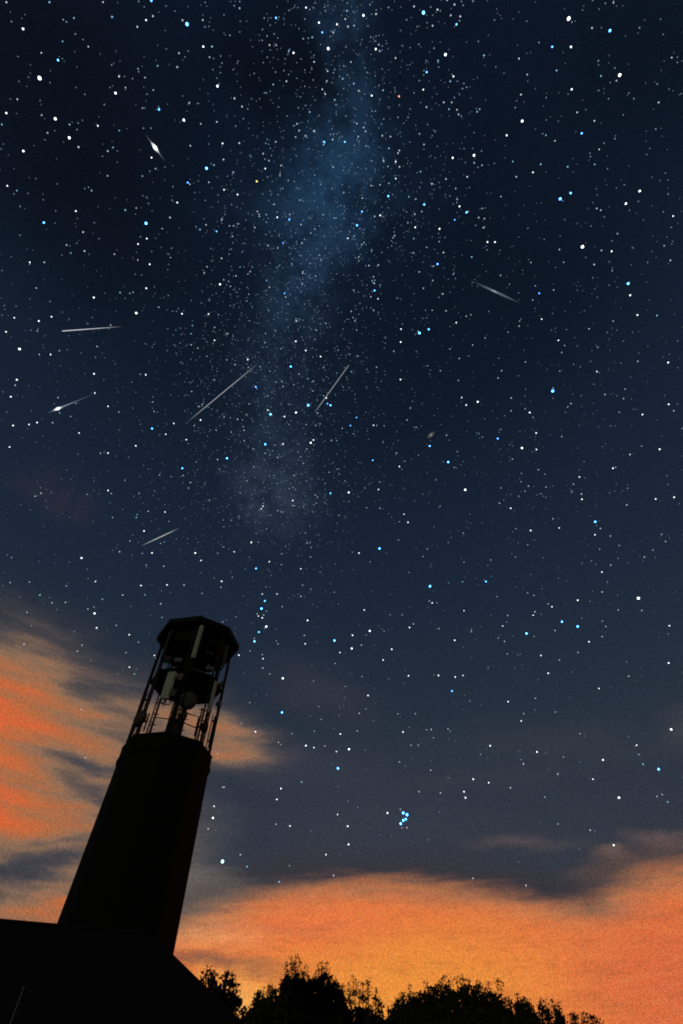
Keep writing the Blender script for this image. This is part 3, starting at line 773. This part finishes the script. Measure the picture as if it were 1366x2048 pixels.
def on_tower(a, r, z):
    """point on the lantern, angle a seen from the viewer's side"""
    v = Matrix.Rotation(-AZ_T, 3, 'Z') @ Vector((r * math.sin(R(a)), -r * math.cos(R(a)), 0))
    return Vector((TX + v.x, TY + v.y, z)), -AZ_T + R(a)
def panel(a, z0, z1, w, label, mat, r=2.42, d=.14):
    p, rz = on_tower(a, r, z0)
    t = empty('panel_antenna', p, label, 'antenna', 'panel antennas on the lantern', rz)
    h = z1 - z0
    bm = bmesh.new(); box(bm, (0, 0, h / 2), (w, d, h))
    bmesh.ops.bevel(bm, geom=[e for e in bm.edges if abs((e.verts[0].co - e.verts[1].co).z) > h * .5], offset=min(w, d) * .35, segments=3, affect='EDGES')
    obj('radome', bm, mat, t, False)
    bm = bmesh.new()
    tube(bm, (0, d / 2 + .1, -.12), (0, d / 2 + .1, h + .12), .035)
    for z in (h * .15, h * .85): box(bm, (0, d / 2 + .05, z), (.1, .12, .07))
    obj('mounting_pole', bm, M_DARKSTEEL, t)
    bm = bmesh.new()
    for x in (-w * .25, 0, w * .25):
        tube(bm, (x, 0, 0), (x, .02, -.1), .018, n=6); tube(bm, (x, .02, -.1), (x * .4, .18, -.32), .016, n=6)
    obj('feeder_cable', bm, M_DARKSTEEL, t)
    return t
panel(-1.8, 17.85, 20.16, .27, 'tall pale panel antenna upright in the middle directly under the black cap', M_PANEL)
panel(-23, 15.2, 16.82, .50, 'widest pale panel antenna, left half of the lower lantern level', M_PANEL)
panel(41, 15.05, 16.95, .24, 'narrow pale panel antenna at the right of the lower lantern level', M_PANEL)
panel(48, 18.2, 19.7, .16, 'slim dim panel antenna at the right under the cap', M_DULL)
panel(-49, 18.05, 19.9, .16, 'slim grey panel antenna at the left under the cap', M_DULL)
panel(78, 13.95, 15.6, .22, 'dark panel antenna at the right edge of the lower lantern, above the parapet', M_DARKSTEEL, 2.12, .1)
panel(-76, 14.0, 16.2, .22, 'dark panel antenna at the left edge of the lower lantern', M_DARKSTEEL, 2.12, .1)
panel(-14.5, 15.35, 15.75, .36, 'short pale panel antenna low beside the widest panel', M_DULL)
def dish(a, r, z, rad, label, mat, turn=0):
    p, rz = on_tower(a, r, z)
    t = empty('dish_antenna', p, label, 'antenna', 'drum dishes in the lantern', rz + R(turn))
    bm = bmesh.new()
    prof = [(0, -.20), (rad * .6, -.185), (rad * .97, -.14), (rad, -.10), (rad, .06), (rad * .75, .13), (rad * .3, .19), (0.03, .2)]
    n = 28; prev = None
    for rr, y in prof:
        cur = [bm.verts.new((max(rr, .004) * math.cos(2 * math.pi * k / n), y, max(rr, .004) * math.sin(2 * math.pi * k / n))) for k in range(n)]
        if prev:
            for k in range(n): bm.faces.new((prev[k], prev[(k + 1) % n], cur[(k + 1) % n], cur[k]))
        prev = cur
    bm.faces.new(prev)
    obj('drum', bm, mat, t, True)
    bm = bmesh.new(); tube(bm, (0, .18, 0), (0, .42, 0), .06); tube(bm, (0, .42, -.5), (0, .42, .5), .04)
    obj('bracket', bm, M_DARKSTEEL, t)
dish(10, 1.75, 15.6, .50, 'largest drum dish, olive grey, hanging below the middle platform', M_DULL)
dish(-51.5, 2.35, 14.3, .40, 'dark brown drum dish at the lower left edge of the lantern', material('brown_radome', (.10, .06, .05), .7, 0, .2, 6, .05))
dish(9, 1.6, 14.75, .22, 'smallest drum dish, beside the centre mast under the largest one', M_DULL)
dish(44, 2.2, 14.35, .30, 'dark round drum dish at the lower right above the parapet', M_DARKSTEEL, 35)
def radio(a, r, z, w, h, label, mat=M_GREY):
    p, rz = on_tower(a, r, z)
    t = empty('radio_unit', p, label, 'radio unit', 'radio boxes on the lantern', rz)
    bm = bmesh.new(); box(bm, (0, 0, 0), (w, .16, h)); bmesh.ops.bevel(bm, geom=bm.edges[:], offset=.02, affect='EDGES')
    for i in range(5): box(bm, (-w * .4 + i * w * .2, -.09, 0), (.015, .04, h * .8))
    obj('housing', bm, mat, t)
    bm = bmesh.new(); box(bm, (0, .13, 0), (.08, .1, h * .6)); tube(bm, (0, .05, -h / 2), (0, .1, -h / 2 - .18), .02, n=6)
    obj('bracket', bm, M_DARKSTEEL, t)
radio(-37, 2.42, 17.72, .40, .34, 'grey radio box on the platform rim, farthest left', M_DULL)
radio(-20.5, 2.42, 17.6, .46, .24, 'wide grey radio box on the platform rim left of the near corner')
radio(26, 2.42, 17.52, .46, .30, 'wide grey radio box on the platform rim at right')
radio(-11, 2.42, 16.52, .26, .42, 'upright grey radio box beside the top of the widest panel')
radio(-16.5, 2.40, 16.6, .20, .20, 'small pale radio box touching the widest panel top', M_PANEL)
radio(18, 2.2, 18.62, .16, .2, 'left one of two little boxes hanging under the cap', M_DULL)
radio(25, 2.2, 18.58, .16, .2, 'right one of two little boxes hanging under the cap', M_DULL)
radio(56, 2.4, 17.2, .22, .3, 'dim radio box at the right end of the platform rim', M_DULL)
radio(60, 2.4, 16.0, .20, .32, 'pale radio box right of the narrow panel', M_GREY)
radio(-46, 2.42, 18.0, .24, .2, 'tiny grey box above the farthest left radio box', M_DULL)

# ------------------------------------------------------------------ the building in front of the tower
house = empty('low_building', (-8.6, 21.5, 0), 'black low building with a hipped slate roof at the foot of the tower', 'building', rot=R(24))
EV, RG = 2.55, 5.26
W, DP = 15.0, 7.4                            # length along local x, depth along local y
x1 = 4.7; x0 = x1 - W
bm = bmesh.new(); box(bm, ((x0 + x1) / 2, 0, EV / 2), (W, DP, EV)); obj('wall', bm, M_WALL, house)
bm = bmesh.new()
o_ = .4
ev = [bm.verts.new(v) for v in ((x0 - o_, -DP / 2 - o_, EV), (x1 + o_, -DP / 2 - o_, EV), (x1 + o_, DP / 2 + o_, EV), (x0 - o_, DP / 2 + o_, EV))]
rg = [bm.verts.new(v) for v in ((x0 + 3.6, 0, RG), (x1 - 2.8, 0, RG))]
bm.faces.new(ev[::-1]); bm.faces.new((ev[0], ev[1], rg[1], rg[0])); bm.faces.new((ev[2], ev[3], rg[0], rg[1])); bm.faces.new((ev[1], ev[2], rg[1])); bm.faces.new((ev[3], ev[0], rg[0]))
roof = obj('roof', bm, M_SLATE, house)
bm = bmesh.new(); tube(bm, rg_a := (x0 + 3.6, 0, RG + .01), (x1 - 2.8, 0, RG + .01), .07)
for s in (-1, 1): tube(bm, (x1 - 2.8, 0, RG + .01), (x1 + o_, s * (DP / 2 + o_), EV + .02), .06)
obj('ridge_tile', bm, M_SLATE, roof)
bm = bmesh.new(); box(bm, (.0, -DP / 2 - o_ - .06, EV - .06), (W + .8, .12, .12)); obj('gutter', bm, M_DARKSTEEL, house)
for wx in (-6.5, -3.5, 3.0):
    bm = bmesh.new(); box(bm, (wx, -DP / 2 - .03, 1.45), (1.2, .06, 1.2)); w_ = obj('window', bm, M_WOOD, house)
    bm = bmesh.new(); box(bm, (wx, -DP / 2 - .065, 1.45), (1.0, .02, 1.0)); obj('pane', bm, M_GLASS, w_)
bm = bmesh.new(); box(bm, (0, -DP / 2 - .03, 1.05), (1.0, .06, 2.1)); dr = obj('door', bm, M_WOOD, house)
bm = bmesh.new(); tube(bm, (.36, -DP / 2 - .12, 1.0), (.36, -DP / 2 - .12, 1.15), .02); obj('handle', bm, M_STEEL, dr)

pole = empty('slim_pole', (-7.05, 14.75, 0), 'slim pale pole standing before the black building at the lower left', 'pole')
bm = bmesh.new(); tube(bm, (0, 0, 0), (0, 0, 3.12), .024, .014, 10); obj('shaft', bm, M_POLE, pole)
bm = bmesh.new(); bmesh.ops.create_uvsphere(bm, u_segments=10, v_segments=6, radius=.022, matrix=Matrix.Translation((0, 0, 3.13))); obj('finial', bm, M_POLE, pole)

# ------------------------------------------------------------------ trees
def interp(pr, s):
    for (a, h), (b, g) in zip(pr, pr[1:]):
        if a <= s <= b: return h + (g - h) * (s - a) / max(b - a, 1e-6)
    return None
def leaf(bm, p, sz):
    q = Vector((random.gauss(0, 1), random.gauss(0, 1), random.gauss(0, 1))).normalized()
    a = q.orthogonal().normalized() * sz; b = q.cross(a).normalized() * sz * .5
    ang = random.random() * 6.28; a, b = a * math.cos(ang) + b * math.sin(ang) * 2, b * math.cos(ang) - a * math.sin(ang) * .5
    v = [bm.verts.new(p + w) for w in (-a, -b + a * .15, a, b + a * .15)]
    bm.faces.new(v)
LABELS = {
 'A': 'thin open-twigged tree growing against the roof slope of the building',
 'B': 'low round bushy tree just left of the tallest tree',
 'C': 'tallest dark tree, with two spiky heads of foliage',
 'D': 'ragged loose-topped tree sloping down right of the tallest tree',
 'E': 'small dense tree just right of the bright gap in the treetops',
 'F': 'broad dark flat-topped tree with many short shoots along its top',
 'G': 'small dense tree just right of the broad flat-topped tree',
 'H': 'little see-through tree near the right end of the row',
 'I': 'lowest bush at the right end of the row of trees'}
for name, az, dist, openness, pr, spikes in TREES:
    s0, s1 = pr[0][0], pr[-1][0]; wd = s1 - s0; hmax = max(h for s, h in pr)
    base = Vector((dist * math.sin(R(az)), dist * math.cos(R(az)), 0))
    root = empty('bush' if name == 'I' else 'tree', base, LABELS[name], 'bush' if name == 'I' else 'tree', 'trees along the skyline', -R(az))
    rnd = random.Random(name)
    random.seed(name)
    cb = hmax * .28
    # trunk and limbs
    bm = bmesh.new()
    tube(bm, (0, 0, 0), (0, 0, hmax * .45), hmax * .03, hmax * .02, 10)
    tube(bm, (0, 0, hmax * .44), (wd * .03, 0, hmax * .75), hmax * .02, hmax * .008, 8)
    for i in range(9):
        s = s0 + wd * (.1 + .8 * i / 8); h = interp(pr, s)
        z = hmax * rnd.uniform(.3, .5)
        tube(bm, (0, 0, z), (s * .6, rnd.uniform(-.25, .25) * wd, z + (h - z) * .6), hmax * .012, hmax * .006, 6)
        tube(bm, (s * .6, 0, z + (h - z) * .55), (s, rnd.uniform(-.1, .1) * wd, h * .98), hmax * .006, .012, 5)
    obj('trunk', bm, M_BARK, root)
    bm = bmesh.new()
    area = wd * hmax * .7
    nclump = int(area * (17 - 7 * openness)) + 40
    dep = max(wd * .42, 1.2)
    lo = max(cb, hmax * .2)
    for i in range(nclump):
        s = rnd.uniform(s0, s1); H = interp(pr, s)
        t = rnd.random() ** (.55 if openness < .4 else .9)
        y = rnd.uniform(-1, 1) * dep
        env = math.sqrt(max(0.02, 1 - (y / dep) ** 2))
        top = lo + (H - lo) * (.55 + .45 * env)
        z = lo * (.7 + .3 * rnd.random()) + (top - lo) * t ** .8
        near_top = (top - z) / max(hmax, .1) < .16
        if near_top and rnd.random() < openness * .72: continue
        cr_ = rnd.uniform(.22, .5) * (.65 if near_top else 1.1)
        z = min(z, top - cr_ * .7)
        for j in range(int(24 + 30 * (1 - openness))):
            p = Vector((rnd.gauss(0, cr_ * .55), rnd.gauss(0, cr_ * .55), rnd.gauss(0, cr_ * .5)))
            leaf(bm, Vector((s, y, z)) + p, rnd.uniform(.07, .17) * (1 if near_top else 1.45))
    # upright shoots
    shoots = [(s, h, 0) for s, h in spikes]
    for i in range(int(wd * 2.2)):
        s = rnd.uniform(s0 + .1 * wd, s1 - .1 * wd); y = rnd.uniform(-.6, .6) * dep
        shoots.append((s, interp(pr, s) * (1 - .05 * abs(y) / dep) + rnd.uniform(.0, .32), y))
    tw = bmesh.new()
    for s, h, y in shoots:
        h0 = interp(pr, min(max(s, s0), s1)) - .9
        tube(tw, (s + rnd.uniform(-.1, .1), y, h0), (s, y, h), .025, .008, 5)
        n = rnd.randint(40, 64)
        for j in range(n):
            f = rnd.random() ** .7
            sp = .16 * (1.15 - f * .5) * (1.25 if openness < .5 else .95)
            p = Vector((s + rnd.gauss(0, sp), y + rnd.gauss(0, sp), h0 + (h - h0) * f))
            leaf(bm, p, rnd.uniform(.05, .12))
    for f in tw.faces: f.material_index = 1
    tm = bpy.data.meshes.new('twig_tmp'); tw.to_mesh(tm); tw.free()
    bm.from_mesh(tm); bpy.data.meshes.remove(tm)
    cme = bpy.data.meshes.new('crown'); bm.to_mesh(cme); bm.free()
    cme.materials.append(M_LEAF); cme.materials.append(M_BARK)
    link('crown', cme, None, root)

# ------------------------------------------------------------------ stars, far beyond everything else
R_SKY = 6000.0
PX = 1 / 470.0
CLS = {'b0': (1.15, (.05, .30, 1.0), 11.0), 'b1': (.76, (.07, .36, 1.0), 9.5), 'b2': (.58, (.07, .34, 1.0), 7.0), 'b3': (.48, (.09, .33, 1.0), 5.0),
       'w1': (.92, (.86, .95, 1.0), 3.6), 'w2': (.66, (.80, .92, 1.0), 3.4), 'w3': (.46, (.84, .92, 1.0), 2.7), 'y': (.66, (1.0, .72, .15), 2.2),
       'r': (.55, (1.0, .42, .35), 1.8), 'p': (.82, (.06, .36, 1.0), 11.0), 'g': (.9, (.5, 1.0, .9), 4.0)}
protos = {}
for k, (r, c, s) in CLS.items():
    bm = bmesh.new(); bmesh.ops.create_icosphere(bm, subdivisions=2, radius=r * PX * R_SKY)
    me = bpy.data.meshes.new('star'); bm.to_mesh(me); bm.free()
    me.materials.append(glow_mat('starlight_' + {'b': 'blue', 'w': 'white', 'y': 'yellow', 'r': 'red', 'p': 'blue', 'g': 'green'}[k[0]], c, s))
    protos[k] = me
GROUPS = {'b': 'blue stars', 'w': 'large white stars', 'p': 'stars of the tight cluster', 'y': 'tinted stars', 'r': 'tinted stars', 'g': 'tinted stars'}
srnd = random.Random(3)
for az, el, k, lab in STARS:
    o = bpy.data.objects.new('star', protos[k]); COL.objects.link(o)
    o.location = cam.location + direction(az, el) * R_SKY
    f = srnd.uniform(.80, 1.2); o.scale = (f, f, f * srnd.uniform(.85, 1.1))
    if lab: tag(o, lab, 'star', GROUPS[k[0]])
    else: tag(o, 'small white star, one of many scattered alike over the dark sky', 'star', 'small white stars')

# the uncountable rest: tiny faint stars, denser along the Milky Way
fr = random.Random(8)
def octa(vs, fs, mi, c, r):
    i = len(vs)
    vs += [c + Vector(w) * r for w in ((1, 0, 0), (-1, 0, 0), (0, 1, 0), (0, -1, 0), (0, 0, 1), (0, 0, -1))]
    for a in (0, 1):
        for b in (2, 3):
            for d_ in (4, 5): fs.append((i + a, i + b, i + d_)); mi.append(None)
vs, fs, mats = [], [], []
def add_star(dv, rpx, mid):
    m = []
    octa(vs, fs, m, dv * R_SKY * .99, rpx * PX * R_SKY)
    mats.extend([mid] * len(m))
for az, el in SMALL_STARS:
    add_star(direction(az, el), fr.uniform(.38, .62), fr.choice((0, 0, 1)))
MW = [direction(*a) for a in ((177, 78), (177, 82), (177, 85), (174, 88), (9, 87.7), (0, 84), (-15, 81.5), (-17, 77), (-18, 72.7), (-21, 69), (-22, 65.4), (-17, 60), (-13.7, 53.8))]
FWD = direction(0, 51.3)
n = 0
while n < 8600:
    v = Vector((fr.gauss(0, 1), fr.gauss(0, 1), fr.gauss(0, 1))).normalized()
    if v.z < .2 or v.y < -.75: continue
    k = min((v - m).length for m in MW)
    keep = .16 + .84 * math.exp(-(k / .16) ** 2)
    keep *= min(1, max(0.12, (math.asin(v.z) - .2) / .75))
    if fr.random() > keep: continue
    q = fr.random()
    add_star(v, .28 + .24 * q ** 4, 2 if q < .55 else (3 if q < .93 else (1 if fr.random() < .5 else 0)))
    n += 1
me = bpy.data.meshes.new('star_field'); me.from_pydata([tuple(v) for v in vs], [], fs)
for m in (glow_mat('faint_starlight', (.80, .9, 1.0), 1.0), glow_mat('faint_blue_starlight', (.40, .70, 1.0), 1.0),
          glow_mat('dim_starlight', (.7, .82, 1.0), .32), glow_mat('dim_blue_starlight', (.5, .75, 1.0), .55)): me.materials.append(m)
for p, i in zip(me.polygons, mats): p.material_index = i
o = link('star_field', me, None); o.location = cam.location
tag(o, 'dense scatter of tiny faint stars over the whole dark sky', 'stars', kind='stuff')

# ------------------------------------------------------------------ galaxy and meteors
def fade_mat(name, col, strength, stops, radial=False):
    """emission that fades out along the object's own length"""
    m = bpy.data.materials.new(name); m.use_nodes = True
    t = m.node_tree; t.nodes.clear()
    tc = t.nodes.new('ShaderNodeTexCoord'); r = t.nodes.new('ShaderNodeValToRGB')
    sp = t.nodes.new('ShaderNodeSeparateXYZ'); t.links.new(tc.outputs['Generated'], sp.inputs[0]); t.links.new(sp.outputs[0], r.inputs[0])
    els = r.color_ramp.elements
    while len(els) < len(stops): els.new(.5)
    for e, (p, v) in zip(els, stops): e.position = p; e.color = (v, v, v, 1)
    e = t.nodes.new('ShaderNodeEmission'); e.inputs[0].default_value = (*col, 1); e.inputs[1].default_value = strength
    tr = t.nodes.new('ShaderNodeBsdfTransparent'); mx = t.nodes.new('ShaderNodeMixShader')
    t.links.new(r.outputs[0], mx.inputs[0]); t.links.new(tr.outputs[0], mx.inputs[1]); t.links.new(e.outputs[0], mx.inputs[2])
    o = t.nodes.new('ShaderNodeOutputMaterial'); t.links.new(mx.outputs[0], o.inputs[0])
    m.cycles.emission_sampling = 'NONE'
    return m
def spindle(bm, Ln, radii, x0=0.0, n=8):
    prev = None; N_ = len(radii)
    for i, r in enumerate(radii):
        x = x0 + Ln * i / (N_ - 1)
        cur = [bm.verts.new((x, r * math.cos(2 * math.pi * k / n), r * math.sin(2 * math.pi * k / n))) for k in range(n)]
        if prev:
            for k in range(n): bm.faces.new((prev[k], prev[(k + 1) % n], cur[(k + 1) % n], cur[k]))
        prev = cur
R_M = R_SKY * .9
MET = {  # label, trail radii (in 1/470 rad), fade stops, colour, strength, head (length, radius, strength)
 'm1': ('short meteor with a blazing white core, in the upper left sky', [.15, .45, .8, 1.0, .7, .45, .12], [(0, 0), (.3, .2), (.5, .7), (.7, .2), (1, 0)], (.62, .78, 1), .45, (9, 1.35, 1.7)),
 'm2': ('broad dim blurred meteor, the only one in the right half of the sky', [.2, .8, 1.3, 1.5, 1.4, 1.0, .2], [(0, 0), (.25, .22), (.46, .6), (.68, .3), (1, 0)], (.5, .68, .9), .26, (8, .7, .5)),
 'm3': ('thin nearly level meteor near the left edge of the sky', [.42, .42, .38, .34, .3, .22, .15], [(0, 1), (.3, .85), (.6, .6), (1, 0)], (.92, .97, 1), .9, None),
 'm4': ('longest thin slanting meteor left of the centre', [.2, .34, .4, .42, .4, .34, .2], [(0, .0), (.3, .8), (.75, .8), (1, 0)], (.88, .93, 1), .55, None),
 'm5': ('steep thin meteor at the centre, pointing up right', [.4, .42, .38, .38, .36, .36, .3], [(0, .1), (.25, .75), (.7, .7), (1, .75)], (.88, .93, 1), .55, None),
 'm6': ('short glowing meteor with a white spindle core near the left edge', [.15, .5, .8, .6, .4, .3, .12], [(0, 0), (.12, .3), (.3, .7), (.6, .25), (1, 0)], (.6, .78, 1), .42, (9.5, 1.15, 1.5)),
 'm7': ('lowest meteor, a short pale stroke above the tower', [.2, .42, .55, .58, .55, .42, .18], [(0, .15), (.3, .7), (.6, .95), (1, .1)], (.9, .95, .9), .6, None)}
def place(o, a, b, r=R_M):
    X = (b - a).normalized(); Z = (a + b).normalized(); Y = Z.cross(X).normalized(); Z = X.cross(Y)
    o.matrix_world = Matrix.Translation(cam.location + a * r) @ Matrix((X, Y, Z)).transposed().to_4x4()
for key, a, b, c in METEORS:
    lab, radii, stops, col, st, head = MET[key]
    da, db = direction(*a), direction(*b)
    Ln = (db - da).length * R_M
    bm = bmesh.new(); spindle(bm, Ln, [r * .56 * PX * R_M for r in radii])
    m = obj('meteor', bm, fade_mat('meteor_glow', col, st, stops), None, True)
    place(m, da, db)
    tag(m, lab, 'meteor', 'meteors across the sky')
    if head:
        hl, hr, hs = head
        hx = (direction(*c) - da).length * R_M
        bm = bmesh.new(); u = PX * R_M
        spindle(bm, hl * u, [hr * u * f for f in (.1, .38, .74, 1, .74, .38, .1)], hx - hl * u / 2)
        obj('head', bm, fade_mat('fireball_glow', (.95, .98, 1), hs, [(0, 0), (.25, .3), (.5, 1), (.75, .3), (1, 0)]), m, True)
ga, gb = direction(19.9, 58.62), direction(22.0, 59.18)
Ln = (gb - ga).length * R_M; u = PX * R_M
bm = bmesh.new(); spindle(bm, Ln, [u * f for f in (.1, .9, 1.5, 1.7, 1.5, .9, .1)])
gal = obj('galaxy', bm, fade_mat('galaxy_glow', (.8, .8, .78), .15, [(0, 0), (.3, .35), (.5, .9), (.7, .35), (1, 0)]), None, True)
place(gal, ga, gb)
tag(gal, 'faint fuzzy oval galaxy right of the steep centre meteor', 'galaxy')
bm = bmesh.new(); spindle(bm, 2.2 * u, [u * f for f in (.1, .5, .65, .5, .1)], Ln / 2 - 1.1 * u)
obj('core', bm, fade_mat('galaxy_core_glow', (1, .97, .9), .7, [(0, .3), (.5, 1), (1, .3)]), gal, True)
